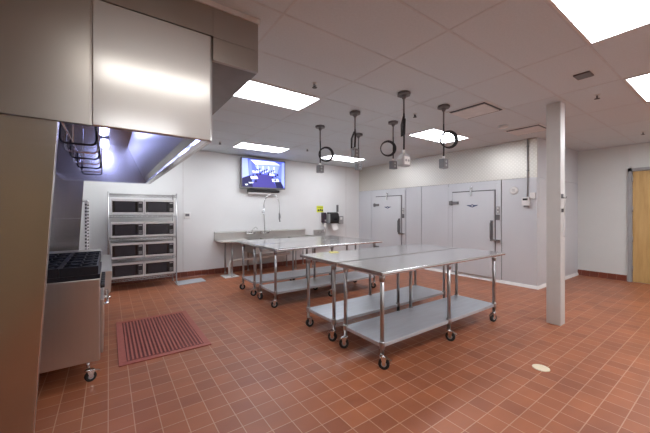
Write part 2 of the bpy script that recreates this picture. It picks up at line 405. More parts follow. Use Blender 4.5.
def drop(x, y, zb, label, coil=None, style='grey', boxh=.13, twist=None):
    t = thing('hanging_outlet', (x,y,zb), label, 'hanging outlet', 'outlets hanging on cords from the ceiling')
    c_ = MB(); c_.prism([(x+.085*math.cos(a_), y+.085*math.sin(a_), H-.035) for a_ in [PI/8+i*PI/4 for i in range(8)]], (0,0,.034))
    c_.lathe((x,y,H-.035), [(.03,0),(.03,-.02),(.018,-.045)], 12); c_.build('canopy', boxgrey, t, bevel=.003)
    MB().cyl((x,y,H-.05),(x,y,H-.26), .011, 8).build('conduit', boxgrey, t)
    MB().tube([(x,y,H-.25),(x+.004,y,(H+zb)/2),(x,y,zb+boxh-.01)], .011, 8).build('cord', black, t)
    if coil:
        cx_, cz, r_ = coil; m_ = MB(); d_ = (math.cos(.619), -math.sin(.619))
        for k, (rr, off) in enumerate(((r_,0),(r_*.93,.01),(r_*1.06,-.012))):
            m_.tube([(x+cx_*d_[0]+rr*math.cos(q)*d_[0], y+cx_*d_[1]+rr*math.cos(q)*d_[1]-.014+off, cz+rr*math.sin(q)) for q in [2*PI*i/24 for i in range(24)]], .009, 6, True)
        m_.build('coiled_cord', black, t)
    if twist:
        z0, z1, dx = twist; m_ = MB()
        for k in range(3): m_.tube([(x+dx*.3,y-.02+.01*k,z1),(x+dx,y-.015+.01*k,(z0+z1)/2+.02),(x+dx*1.1,y-.02+.01*k,z0),(x+.2*dx,y-.02+.01*k,z0+.03),(x,y-.02+.01*k,z1-.03)], .008, 6)
        m_.build('bundled_cord', black, t)
    d_ = .619
    if style == 'grey':
        q = MB().prism([(x-.055,y-.04,zb),(x+.055,y-.04,zb),(x+.055,y-.04,zb+boxh),(x-.055,y-.04,zb+boxh)], (0,.08,0))
        ob = q.build('outlet_box', boxgrey, t, bevel=.005)
        MB().cyl((x,y,zb+boxh),(x,y,zb+boxh+.04), .017, 10).build('strain_relief', plastic_w, t)
        for dz in (.04, .09): MB().lathe((x,y-.0405,zb+dz), [(.017,0),(.017,-.003)], 12, 'y').build('socket', plastic_g, t)
    else:
        q = MB().prism([(x+u,y-.05,zb+v) for u, v in ((-.06,0),(.06,0),(.075,.015),(.078,.09),(.062,.13),(.035,.155),(-.035,.155),(-.062,.13),(-.078,.09),(-.075,.015))], (0,.10,0))
        q.build('outlet_body', plastic_g, t, bevel=.014)
        MB().box(x-.05,x+.05,y-.0535,y-.0505,zb+.02,zb+.12).build('face_plate', plastic_w, t, bevel=.001)
        for a_ in (-1, 1): MB().lathe((x+.024*a_,y-.054,zb+.07), [(.016,0),(.016,-.003)], 12, 'y').build('socket', plastic_g, t)
        MB().cyl((x,y,zb+.16),(x,y,zb+.21), .015, 10).build('strain_relief', plastic_w, t)
drop(3.01, 4.37, 2.241, 'hanging outlet on the leftmost cord, coil beside it', coil=(.09,2.56,.12))
drop(3.02, 3.46, 2.37, 'hanging outlet with a folded bundle of cord, second from the left', twist=(2.50,2.76,-.07))
drop(3.92, 4.39, 2.363, 'hanging outlet farthest away, just behind the bundled cord')
drop(3.86, 3.46, 2.272, 'hanging outlet with a black coil on its left side', coil=(-.10,2.61,.12))
drop(3.04, 2.547, 2.13, 'round-bodied pale hanging outlet on the tallest cord', style='round', boxh=.2, twist=(2.50,2.76,-.045))
drop(3.87, 2.53, 2.175, 'hanging outlet on the rightmost cord, its coil overlapping the ceiling light', coil=(.055,2.58,.115))

# ------------------------------------------------------------------ exhaust hood
HX0, HX1, HY0, HY1, HZ0, HZ1 = XL+.004, .611, 2.247, 6.354, 2.064, 2.815
hd = thing('exhaust_hood', (-.2,4.3,HZ0), 'large stainless steel exhaust hood over the cook line at left', 'hood')
zt = 2.648
# near end sheet, folded once at x=-.08, the left half turned a few degrees
h = MB(); X0c = -.081
h.prism([(X0c,HY0,HZ0),(HX1-.02,HY0,HZ0),(HX1,HY0+.02,HZ0),(HX1,HY0+.04,HZ0),(X0c,HY0+.04,HZ0)], (0,0,HZ1-HZ0))
h.build('end_sheet', satin, hd, bevel=.006)
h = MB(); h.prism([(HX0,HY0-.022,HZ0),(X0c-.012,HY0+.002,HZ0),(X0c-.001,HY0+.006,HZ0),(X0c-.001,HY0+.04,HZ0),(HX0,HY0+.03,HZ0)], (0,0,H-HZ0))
h.build('end_return', dark_reflect, hd)
MB().box(HX0, HX1, HY1-.03, HY1, HZ0, HZ1).build('end_sheet', hoodsteel, hd)
MB().box(HX1-.03, HX1, HY0+.041, HY1-.031, HZ0, HZ1).build('front_sheet', hoodsteel, hd)
MB().box(HX0, HX1-.031, HY0+.041, HY1-.031, HZ1-.12, HZ1-.10).build('inner_top', hoodsteel, hd)
# inward gutter lip along the front and the ends
l = MB(); l.box(HX1-.075, HX1-.031, HY0+.041, HY1-.031, HZ0, HZ0+.012); l.box(HX1-.08, HX1-.074, HY0+.041, HY1-.031, HZ0, HZ0+.03)
l.box(HX0+.4, HX1-.08, HY1-.075, HY1-.031, HZ0, HZ0+.012)
l.build('gutter', chrome, hd)
# sloped inner front plenum
l = MB(); l.prism([(HX1-.032,HY0+.042,HZ0+.02),(HX1-.10,HY0+.042,HZ0+.10),(HX1-.34,HY0+.042,HZ1-.121),(HX1-.032,HY0+.042,HZ1-.121)], (0,HY1-HY0-.075,0))
l.build('front_plenum', steel, hd)
# filter bank on the wall side
l = MB(); l.box(HX0, HX0+.12, HY0+.042, HY1-.032, HZ0, HZ1-.121)
l.build('back_plenum', steel, hd)
for i in range(7):
    y = HY0+.2+i*.56; fl = MB()
    for k in range(9):
        yy = y+.03+k*.055
        fl.prism([(HX0+.30,yy,HZ0+.15),(HX0+.30,yy+.03,HZ0+.15),(HX0+.125,yy+.03,HZ1-.13),(HX0+.125,yy,HZ1-.13)], (-.02,0,-.01))
    fl.box(HX0+.26, HX0+.31, y, y+.54, HZ0+.11, HZ0+.145)
    fl.build('grease_filter', chrome, hd)
for i, y in enumerate((3.75, 4.75, 5.7)):
    l = MB(); zc = HZ1-.121; x = -.055
    l.lathe((x,y,zc), [(.06,0),(.06,-.03),(.045,-.04)], 16); b1 = l.build('lamp_base', plastic_g, hd)
    l = MB(); l.lathe((x,y,zc-.041), [(.042,0),(.05,-.04),(.05,-.09),(.035,-.125),(.012,-.135)], 16); l.build('lamp_globe', hoodlamp, b1)
# bulkhead from hood to ceiling
bk = thing('ceiling_bulkhead', (.4,4.3,zt), 'boxed steel bulkhead filling the gap between hood and ceiling', 'bulkhead')
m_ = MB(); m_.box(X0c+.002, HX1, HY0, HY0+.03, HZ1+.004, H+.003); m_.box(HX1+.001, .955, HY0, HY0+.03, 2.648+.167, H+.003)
m_.build('upper_sheet', dark_reflect, bk)
MB().box(HX1+.001, .955, HY0, HY0+.03, zt, HZ1-.004+.002).build('lower_sheet', dark_reflect, bk)
MB().box(HX1+.001, .955, HY0+.03, HY1, zt, zt+.02).build('underside', under_reflect, bk)
MB().box(.935, .955, HY0+.031, HY1, zt+.021, H+.003).build('side_sheet', steel_v, bk)
MB().box(-.08, .965, HY0-.012, HY0-.001, H-.035, H+.003).build('ceiling_trim', trimgrey, bk)
MB().box(.956, .972, HY0+.0, HY1, H-.035, H+.003).build('ceiling_trim', trimgrey, bk)

# tapered end panels
def endpanel(y, xt, xb, zs, label):
    t = thing('end_panel', (-.7,y,0), label, 'steel panel', 'tapered steel panels under the hood ends')
    xs_ = xb+(xt-xb)*(zs/(HZ0-.002)) if zs else xb
    if zs:
        MB().prism([(XL+.04,y,0.0),(xb,y,0.0),(xs_,y,zs-.002),(XL+.04,y,zs-.002)], (0,.03,0)).build('lower_sheet', hoodsteel, t, bevel=.003)
        MB().prism([(XL+.04,y-.004,zs),(xs_+.001,y-.004,zs),(xt,y-.004,HZ0-.002),(XL+.04,y-.004,HZ0-.002)], (0,.03,0)).build('upper_sheet', hoodsteel, t, bevel=.003)
    else:
        MB().prism([(XL+.04,y,0.0),(xb,y,0.0),(xt,y,HZ0-.002),(XL+.04,y,HZ0-.002)], (0,.03,0)).build('sheet', hoodsteel, t, bevel=.003)
        MB().prism([(xb,y+.031,0.0),(xb-.02,y+.031,0.0),(xt-.02,y+.031,HZ0-.002),(xt,y+.031,HZ0-.002)], (0,.02,0)).build('edge_fold', steel, t)
endpanel(2.252, -.231, -.355, 0, 'tall stainless panel filling the left foreground below the hood')
endpanel(6.32, -.332, -.452, 1.45, 'far stainless panel behind the black burner grates')

# wire rack hung inside the hood
r = thing('hanging_wire_rack', (-.16,3.2,1.99), 'black and chrome wire loops hanging inside the hood opening', 'wire rack')
for x in (-.245, -.07):
    m_ = MB(); m_.tube([(x,2.5,2.13),(x,4.6,2.13)], .006, 8)
    for y in (2.55, 3.3, 4.5): m_.tube([(x,y,2.13),(x,y,HZ1-.125)], .005, 8)
    m_.build('rail', chrome, r)
for i in range(7):
    y = 2.33+.15+i*.32
    m_ = MB(); m_.tube([(-.245,y,2.14),(-.25,y,2.02),(-.242,y,1.995),(-.225,y,1.985),(-.09,y,1.985),(-.073,y,1.995),(-.065,y,2.02),(-.07,y,2.14)], .0065, 8)
    m_.build('loop', iron if i % 2 == 0 else chrome, r)

# ------------------------------------------------------------------ cooking range
RY0, RY1, RX0, RX1 = 3.464, 4.32, -.93, -.062
def caster(mb_list, parent, x, y, ztop, ang=0., r=.05, lock=True):
    w2 = .018
    c_, s_ = math.cos(ang), math.sin(ang)
    f = MB(); f.cyl((x,y,ztop),(x,y,2*r+.012), .014, 10); f.lathe((x,y,2*r+.01), [(.026,0),(.026,.012)], 14)
    ox, oy = x+.018*c_, y+.018*s_; n = Vector((-s_, c_, 0))
    for q in (-1, 1):
        b0 = Vector((ox,oy,0))+n*.0215*q
        f.prism([b0+Vector((-.03*c_,-.03*s_,2*r+.012)), b0+Vector((.028*c_,.028*s_,2*r+.012)), b0+Vector((.012*c_,.012*s_,r-.012)), b0+Vector((-.012*c_,-.012*s_,r-.012))], n*.003*q)
    f.prism([Vector((ox-.03*c_,oy-.03*s_,2*r+.008))-n*.022, Vector((ox+.03*c_,oy+.03*s_,2*r+.008))-n*.022, Vector((ox+.03*c_,oy+.03*s_,2*r+.008))+n*.022, Vector((ox-.03*c_,oy-.03*s_,2*r+.008))+n*.022], (0,0,.005))
    if lock: f.prism([Vector((ox+.03*c_,oy+.03*s_,2*r))-n*.016, Vector((ox+.075*c_,oy+.075*s_,2*r-.022))-n*.012, Vector((ox+.075*c_,oy+.075*s_,2*r-.022))+n*.012, Vector((ox+.03*c_,oy+.03*s_,2*r))+n*.016], (0,0,.006))
    co = f.build('caster', chrome, parent)
    wv = MB(); a_ = Vector((ox,oy,r))
    wv.tube([a_-n*w2, a_-n*w2*.85, a_+n*w2*.85, a_+n*w2], [r*.86, r, r, r*.86], 22); wv.mat(1)
    wv.cyl(a_-n*.0195, a_+n*.0195, r*.5, 14)
    wv.build('wheel', [rubber, plastic_g], co)
    return co
rg = thing('cooking_range', (-.5,3.9,0), 'stainless gas range with black cast-iron burner grates', 'cooking range')
MB().box(RX0, RX1-.004, RY0, RY1, .193, .945).build('body', steel_v, rg, bevel=.008)
MB().box(RX1-.003, RX1+.02, RY0+.05, RY1-.05, .24, .74).build('oven_door', steel, rg, bevel=.006)
h = MB(); h.tube([(RX1+.02,RY0+.12,.68),(RX1+.05,RY0+.12,.68),(RX1+.05,RY1-.12,.68),(RX1+.02,RY1-.12,.68)], .009, 8); h.build('door_handle', chrome, rg)
for i in range(6):
    MB().lathe((RX1-.003,RY0+.1+i*.13,.86), [(.024,0),(.022,.03),(.018,.034)], 14, 'x').build('knob', black, rg)
MB().box(RX0, RX1-.004, RY0, RY1, .946, .985).build('burner_tray', iron, rg)
def grate(root, x0, x1, y0, y1):
    gm = MB(); T = .014; z0, z1 = 1.03, 1.062
    gm.box(x0,x1,y0,y0+T,.986,z1); gm.box(x0,x1,y1-T,y1,.99,z1); gm.box(x0,x0+T,y0+T,y1-T,.99,z1); gm.box(x1-T,x1,y0+T,y1-T,.986,z1)
    gm.box(x0+T,x1-T,(y0+y1)/2-T/2,(y0+y1)/2+T/2,z0,z1)
    xc = (x0+x1)/2
    for yc in (y0+.11, y1-.11):
        for k in range(8):
            a_ = k*PI/4; L0, L1 = .035, .105
            p = Vector((xc+L0*math.cos(a_), yc+L0*.9*math.sin(a_), 1.046)); q = Vector((xc+L1*1.15*math.cos(a_), yc+L1*.9*math.sin(a_), 1.050))
            gm.tube([p,q], .008, 6)
        gm.lathe((xc,yc,.986), [(.045,0),(.05,.02),(.035,.03)], 14)
    gm.build('burner_grate', iron, root)
for i in range(3):
    for j in range(2):
        x0 = RX0+.03+i*(RX1-RX0-.04)/3; grate(rg, x0, x0+(RX1-RX0-.06)/3, RY0+.004+j*.426, RY0+.424+j*.426)
for (x, y) in ((-.155,3.52),(-.155,4.26),(-.85,3.52),(-.85,4.26)):
    caster(None, rg, x, y, .193, .3, .045)
MB().box(RX0-.03, RX0-.003, RY0, RY1, .3, 1.25).build('backguard', steel, rg)

gd = thing('griddle_stand', (-.4,5.2,0), 'stainless appliance with pale front ledge just beyond the burner grates', 'griddle')
GY0, GY1 = 4.345, 6.0
MB().box(-.93, -.085, GY0, GY1, .2, .945).build('body', steel_v, gd, bevel=.006)
MB().box(-.92, -.10, GY0+.48, GY1-.02, .947, .975).build('cooking_plate', steel, gd)
MB().box(-.93, -.087, GY0, GY0+.46, .946, .985).build('burner_tray', iron, gd)
for i in range(3): grate(gd, RX0+.03+i*(RX1-RX0-.04)/3, RX0+.03+i*(RX1-RX0-.04)/3+(RX1-RX0-.06)/3, GY0+.006, GY0+.43)
m_ = MB(); m_.prism([(-.086,GY0,.595),(.018,GY0,.62),(.03,GY0,.865),(-.086,GY0,.872)], (0,GY1-GY0,0)); m_.build('front_ledge', trimgrey if False else steel, gd, bevel=.006)
m_ = MB(); m_.tube([(-.04,GY0+.05,.595),(-.035,GY0+.05,.56),(-.01,GY0+.05,.545),(.02,GY0+.05,.555)], .018, 12); m_.build('drain_valve', chrome, gd)
for (x, y) in ((-.16,4.5),(-.16,5.9),(-.86,4.5),(-.86,5.9)): MB().lathe((x,y,0), [(.035,0),(.03,.03),(.02,.04),(.02,.2)], 14).build('leg', tube_m, gd)

# sheet-pan rack beyond the far panel
pr = thing('sheet_pan_rack', (-.6,6.9,0), 'pale slotted sheet-pan rack standing behind the far steel panel', 'rack')
for x in (-.80, -.315):
    for y in (6.50, 7.15):
        m_ = MB(); m_.box(x-.018, x+.018, y-.018, y+.018, .1, 1.74); m_.mat(1)
        for k in range(26): m_.box(x-.011, x+.011, y-.022, y-.018, .215+k*.058, .243+k*.058)
        m_.build('upright', [trimgrey, black], pr)
        for_ = caster(None, pr, x, y, .12, 0, .045)
    m_ = MB()
    for k in range(26): m_.box(x-.012, x+.012+(.02 if x < -.5 else 0), 6.519, 7.131, .2+k*.058, .212+k*.058)
    m_.build('slides', trimgrey, pr)
MB().box(-.818, -.297, 6.482, 7.168, 1.74, 1.76).build('top_sheet', trimgrey, pr)

# ------------------------------------------------------------------ floor mat and covers
mt = thing('floor_mat', (.53,4.4,0), 'red ribbed rubber anti-fatigue mat on the tiles left of the tables', 'mat')
mx0, mx1, my0, my1 = .08, .98, 3.665, 5.15
m_ = MB()
for b_ in ((mx0,mx1,my0,my0+.07),(mx0,mx1,my1-.07,my1),(mx0,mx0+.07,my0+.07,my1-.07),(mx1-.07,mx1,my0+.07,my1-.07)):
    m_.box(*b_, 0, .011)
m_.build('border', mat_m, mt, bevel=.003)
MB().box(mx0+.07,mx1-.07,my0+.07,my1-.07,0,.004).build('base', mat_dark, mt)
m_ = MB(); n = 20; wd = (mx1-mx0-.14)/n
for i in range(n):
    x0 = mx0+.07+i*wd+.011
    m_.box(x0, x0+wd-.020, my0+.08, my1-.08, .004, .012)
m_.build('ribs', mat_m, mt)
tag(MB().lathe((3.505,1.213,0), [(.075,0),(.075,.003),(.06,.005),(.05,.0045)], 30).build('floor_drain_cover', cream, org=(3.505,1.213,0)), 'round cream cover set in the floor in front of the column', 'drain cover')
m_ = MB(); m_.prism([(1.19,7.02,0),(1.78,7.10,0),(1.77,7.50,0),(1.18,7.44,0)], (0,0,.012))
fp = tag(m_.build('floor_plate', galv, org=(1.5,7.3,0), bevel=.003), 'flat grey-blue floor plate beside the foot of the microwave rack', 'floor plate')
fs_ = thing('floor_sink', (2.37,7.34,0), 'square white floor sink where the white drain pipe ends', 'floor sink')
m_ = MB(); m_.box(2.22,2.56,7.14,7.19,0,.012); m_.box(2.22,2.56,7.49,7.54,0,.012); m_.box(2.22,2.27,7.19,7.49,0,.012); m_.box(2.51,2.56,7.19,7.49,0,.012); m_.build('rim', plastic_w, fs_)
MB().box(2.27,2.51,7.19,7.49,0,.006).build('grate', trimgrey, fs_)

# ------------------------------------------------------------------ work tables
def table(x0, x1, y0, y1, ly0, ly1, label, lx=(2.205,3.35,4.43), angs=None, h=.965):
    t = thing('work_table', ((x0+x1)/2,(y0+y1)/2,0), label, 'table', 'rolling stainless work tables')
    m_ = MB(); r_ = .019; zt_ = h
    # rounded front and back rolls, square turned-down ends
    prof = [(y0+.03, zt_)]
    for i in range(7): a_ = PI/2+PI*i/6; prof.append((y0+r_+r_*math.cos(a_), zt_-r_+r_*math.sin(a_)))
    prof += [(y0+.03, zt_-2*r_), (y0+.03, zt_-.012), (y1-.03, zt_-.012), (y1-.03, zt_-2*r_)]
    for i in range(7): a_ = -PI/2+PI*i/6; prof.append((y1-r_+r_*math.cos(a_), zt_-r_+r_*math.sin(a_)))
    prof.append((y1-.03, zt_))
    m_.prism([(x0, y, z) for y, z in prof], (x1-x0,0,0))
    m_.box(x0, x0+.004, y0+.02, y1-.02, zt_-.036, zt_-.013); m_.box(x1-.004, x1, y0+.02, y1-.02, zt_-.036, zt_-.013)
    m_.build('table_top', topsteel, t)
    m_ = MB(); m_.box(x0+.1, x1-.1, (ly0+ly1)/2-.04, (ly0+ly1)/2+.04, zt_-.05, zt_-.013)
    for x in lx: m_.box(x-.03, x+.03, ly0-.02, ly1+.02, zt_-.045, zt_-.013)
    m_.build('top_support', galv, t)
    m_ = MB(); a0, a1 = lx[0]-.01, lx[-1]+.01
    m_.box(a0, a1, ly0-.01, ly1+.01, .243, .252); m_.box(a0, a1, ly0-.012, ly0+.004, .215, .25); m_.box(a0, a1, ly1-.004, ly1+.012, .215, .25)
    m_.box(a0-.002, a0+.01, ly0-.01, ly1+.01, .215, .25); m_.box(a1-.01, a1+.002, ly0-.01, ly1+.01, .215, .25)
    m_.build('lower_shelf', galv, t, bevel=.002)
    k = 0
    for x in lx:
        for y in (ly0, ly1):
            m_ = MB(); m_.cyl((x,y,.145),(x,y,zt_-.04), .0205, 16); m_.lathe((x,y,.20), [(.027,0),(.03,.01),(.03,.06),(.026,.07)], 16)
            m_.lathe((x,y,zt_-.10), [(.026,0),(.03,.03),(.03,.06)], 16)
            m_.build('leg', tube_m, t)
            caster(None, t, x, y, .15, random.choice((-.62,-.62+PI))+random.uniform(-.75,.75), .055); k += 1
    return t
table(2.165, 4.70, 2.07, 2.785, 2.12, 2.69, 'nearest steel work table, its near corner closest to the viewer', lx=(2.205,3.35,4.46))
table(2.165, 4.70, 2.795, 3.64, 2.91, 3.48, 'steel work table pushed against the far side of the nearest one', lx=(2.205,3.35,4.46))
table(2.165, 4.59, 4.40, 5.19, 4.48, 5.06, 'steel work table in the far pair, on the side nearer the viewer')
table(2.165, 4.59, 5.20, 6.19, 5.35, 5.93, 'steel work table in the far pair, on the sink side')
m_ = MB(); m_.prism([(2.60,3.50,.966),(2.72,3.47,.966),(2.75,3.57,.966),(2.64,3.61,.966)], (0,0,.008))
tag(m_.build('folded_cloth', redgreen, org=(2.67,3.54,.966), bevel=.002), 'small yellow cloth lying on the second work table', 'cloth')

# ------------------------------------------------------------------ microwave rack
RKX0, RKX1, RKY0, RKY1 = -.02, 1.195, 7.15, 7.62
rk = thing('wire_shelving_rack', (.58,7.4,0), 'chrome wire shelving rack holding eight microwaves against the back wall', 'rack')
for x in (RKX0+.012, RKX1-.012):
    for y in (RKY0+.012, RKY1-.012):
        m_ = MB(); m_.cyl((x,y,.03),(x,y,1.935), .0125, 12); m_.lathe((x,y,0), [(.024,0),(.024,.015),(.012,.035)], 14); m_.lathe((x,y,1.935), [(.014,0),(.014,.01),(.006,.016)], 12)
        m_.build('post', tube_m, rk)
SH = [.225, .615, 1.03, 1.485, 1.91]
for z in SH:
    m_ = MB(); r_ = .005
    x0, x1, y0, y1 = RKX0+.025, RKX1-.025, RKY0+.004, RKY1-.004
    for zz in (z, z-.035):
        m_.tube([(x0,y0,zz),(x1,y0,zz)], r_, 6); m_.tube([(x0,y1,zz),(x1,y1,zz)], r_, 6); m_.tube([(RKX0+.006,RKY0+.03,zz),(RKX0+.006,RKY1-.03,zz)], r_, 6); m_.tube([(RKX1-.006,RKY0+.03,zz),(RKX1-.006,RKY1-.03,zz)], r_, 6)
    k = 24
    for y in (y0, y1): m_.tube([(x0+(x1-x0)*i/k, y, z-(.035 if i % 2 else 0)) for i in range(k+1)], .0035, 5)
    for i in range(1, 36): m_.tube([(x0+(x1-x0)*i/36, y0, z+.004),(x0+(x1-x0)*i/36, y1, z+.004)], .0022, 5)
    for y in (y0+.15, y0+.31): m_.tube([(x0,y,z-.001),(x1,y,z-.001)], .004, 6)
    m_.build('wire_shelf', tube_m, rk)
def microwave(x0, z0, label):
    W, Hh, D = .552, .318, .42
    y0, y1 = RKY0+.012, RKY0+.012+D
    t = thing('microwave_oven', (x0+W/2,(y0+y1)/2,z0), label, 'microwave', 'microwaves on the wire rack')
    m_ = MB(); m_.box(x0, x0+W, y0+.022, y1, z0+.012, z0+Hh)
    for x in (x0+.05, x0+W-.05):
        for y in (y0+.06, y1-.05): m_.cyl((x,y,z0),(x,y,z0+.013), .013, 10)
    m_.build('body', silver, t, bevel=.005)
    m_ = MB(); a, b_, c_, d_ = x0+.02, x0+W-.125, z0+.052, z0+Hh-.048
    m_.box(x0, x0+W, y0, y0+.021, z0+.012, z0+.05); m_.box(x0, x0+W, y0, y0+.021, z0+Hh-.046, z0+Hh); m_.box(x0, x0+.022, y0, y0+.021, z0+.05, z0+Hh-.046); m_.box(x0+W-.018, x0+W, y0, y0+.021, z0+.05, z0+Hh-.046)
    fr = m_.build('door_frame', silver, t, bevel=.003)
    MB().box(x0+.022, x0+W-.105, y0+.004, y0+.02, z0+.051, z0+Hh-.047).build('door_glass', glass_d, t)
    MB().box(x0+.065, x0+W-.15, y0+.0025, y0+.0039, z0+.065, z0+Hh-.062).build('window_mesh', glass_g, t)
    cp = MB().box(x0+W-.104, x0+W-.019, y0+.003, y0+.02, z0+.051, z0+Hh-.047).build('control_panel', black, t)
    k = MB(); k.box(x0+W-.092, x0+W-.032, y0+.0015, y0+.0029, z0+Hh-.085, z0+Hh-.062)
    for i in range(3):
        for j in range(3): k.box(x0+W-.09+.021*i, x0+W-.075+.021*i, y0+.0015, y0+.0029, z0+.075+.026*j, z0+.09+.026*j)
    k.build('keypad', plastic_g, cp)
rows = ['bottom', 'second lowest', 'second from top', 'top']
for r_i, z in enumerate((.236, .626, 1.041, 1.496)):
    for c_i, x in enumerate((.030, .592)):
        zz = z
        microwave(x, zz, '%s microwave in the %s row of the wire rack' % (('left', 'right')[c_i], rows[r_i]))

# ------------------------------------------------------------------ television and soundbar
TX0, TX1, TZ0, TZ1, TY = 2.80, 4.08, 2.19, 2.99, 7.68
tv = thing('television', (3.46,7.75,TZ0), 'wall-mounted television showing a bluish room of tables', 'television')
MB().box(TX0, TX1, TY, TY+.05, TZ0, TZ1).build('case', black, tv, bevel=.006)
fr = MB(); e_ = .022
fr.box(TX0,TX1,TY-.008,TY-.001,TZ0,TZ0+.035); fr.box(TX0,TX1,TY-.008,TY-.001,TZ1-e_,TZ1); fr.box(TX0,TX0+e_,TY-.008,TY-.001,TZ0+.035,TZ1-e_); fr.box(TX1-e_,TX1,TY-.008,TY-.001,TZ0+.035,TZ1-e_)
fr.build('bezel', boxgrey, tv)
MB().box(3.3,3.62,TY+.051,YB-.001,2.45,2.75).build('wall_bracket', boxgrey, tv)
scr = [emit('screen_'+n_, c_, .42) for n_, c_ in (('blue',(.13,.18,.85)),('pale',(.40,.50,1.15)),('white',(.95,1.05,1.4)),('deep',(.01,.01,.07)),('floor',(.06,.05,.28)),('mid',(.20,.27,.85)))]
p = MB(); ux0, ux1, uz0, uz1 = TX0+e_, TX1-e_, TZ0+.036, TZ1-e_
def sp(i, pts, lay):
    p.mat(i); p.poly([(ux0+(ux1-ux0)*u, TY-.0022-.0004*lay, uz0+(uz1-uz0)*v) for u, v in pts])
sp(0, [(0,0),(1,0),(1,1),(0,1)], 0)
sp(1, [(0,1),(.12,1),(.15,.4),(0,.3)], 1); sp(5, [(.15,.95),(.2,.93),(.23,.45),(.16,.42)], 1)
sp(2, [(.18,.97),(.75,.97),(.9,.86),(.3,.80)], 1); sp(1, [(.28,.78),(.88,.84),(.82,.55),(.36,.58)], 1)
sp(5, [(.84,.8),(.92,.95),(.92,.35),(.80,.42)], 1); sp(1, [(.93,.95),(1,.98),(1,.02),(.92,.2)], 1)
sp(4, [(.34,.48),(.66,.48),(.80,0),(.20,0)], 1)
sp(3, [(0,.30),(.2,.42),(.24,.0),(0,0)], 1); sp(3, [(.72,.35),(.92,.22),(.98,0),(.80,0)], 1)
for (u, v, w_, h_) in ((.20,.28,.16,.12),(.16,.12,.1,.05),(.24,.50,.13,.10),(.70,.22,.17,.13),(.62,.44,.14,.09),(.08,.04,.05,.06)):
    sp(2, [(u,v),(u+w_,v+.02),(u+w_*.8,v+h_),(u-.02,v+h_*.8)], 2)
for i in range(9):
    u = .27+.055*i; v = .60+.04*((i*7) % 3)
    sp(3, [(u,v-.07),(u+.03,v-.06),(u+.035,v),(u+.005,v+.01)], 2); sp(2, [(u+.03,v-.10),(u+.05,v-.10),(u+.05,v-.05),(u+.03,v-.05)], 3)
for u, v in ((.22,.42),(.3,.47),(.68,.40),(.75,.45),(.74,.30),(.28,.22),(.80,.5),(.38,.50),(.58,.50)):
    sp(3, [(u,v-.04),(u+.05,v-.05),(u+.04,v+.03),(u+.01,v+.03)], 3)
for i in range(4): sp(2, [(.33+.13*i,.66),(.36+.13*i,.66),(.36+.13*i,.78),(.33+.13*i,.78)], 3)
p.build('screen', scr, tv)
sb = thing('soundbar', (3.48,7.8,2.12), 'slim dark soundbar mounted just under the television', 'soundbar')
MB().box(3.02,3.92,7.71,7.83,2.095,2.165).build('body', black, sb, bevel=.01)
MB().box(3.02,3.92,7.74,YB-.001,2.05,2.09).build('wall_bracket', trimgrey, sb)

# ------------------------------------------------------------------ sink on the back wall
sk = thing('compartment_sink', (3.5,7.5,0), 'long stainless compartment sink with drainboards along the back wall', 'sink')
SX0, SX1, SY0, SY1 = 2.16, 4.82, 7.12, 7.84
m_ = MB(); m_.box(SX0, SX1, SY1-.03, SY1, .84, 1.04); m_.prism([(SX0,SY1-.03,1.04),(SX0,SY1-.08,1.015),(SX0,SY1-.085,1.03),(SX0,SY1-.03,1.06),(SX0,SY1,1.06),(SX0,SY1,1.04)], (SX1-SX0,0,0))
m_.build('backsplash', steel, sk)
for a, b_ in ((SX0, 2.93), (4.22, SX1)):
    m_ = MB(); m_.box(a, b_, SY0+.03, SY1-.031, .835, .845); m_.tube([(a,SY0+.015,.848),(b_,SY0+.015,.848)], .018, 10)
    for x in ((a,) if a == SX0 else (b_-.02,)): m_.box(x, x+.02, SY0+.03, SY1-.031, .846, .875)
    m_.build('drainboard', steel, sk)
for i in range(3):
    a = 2.935+i*.43; m_ = MB(); T = .01
    m_.box(a,a+.42,SY0+.03,SY0+.03+T,.52,.85); m_.box(a,a+.42,SY1-.10,SY1-.09,.52,.85); m_.box(a,a+T,SY0+.04,SY1-.10,.52,.85); m_.box(a+.41,a+.42,SY0+.04,SY1-.10,.52,.85)
    m_.box(a,a+.42,SY0+.03,SY1-.09,.51,.52); m_.box(a,a+.42,SY1-.09,SY1-.031,.835,.845); m_.tube([(a,SY0+.015,.848),(a+.42,SY0+.015,.848)], .018, 10)
    m_.build('basin', steel, sk, bevel=.003)
for x in (2.40, 3.0, 4.15, 4.70):
    for y in (SY0+.08, SY1-.12):
        m_ = MB(); ztp = .833 if x in (2.40, 4.70) else .51
        m_.cyl((x,y,.02),(x,y,ztp), .02, 12); m_.lathe((x,y,0), [(.025,0),(.028,.02),(.02,.05)], 12); m_.build('leg', tube_m, sk)
m_ = MB()
for i in range(3):
    x = 3.145+i*.43
    m_.tube([(x,7.45,.51),(x,7.45,.47),(x-.03,7.42,.44),(x-.10,7.36,.40)], .026, 10)
m_.tube([(4.05,7.36,.42),(2.52,7.34,.37),(2.43,7.34,.355),(2.385,7.34,.30),(2.38,7.34,.01)], .03, 12)
m_.build('drain_pipe', pvc, sk)
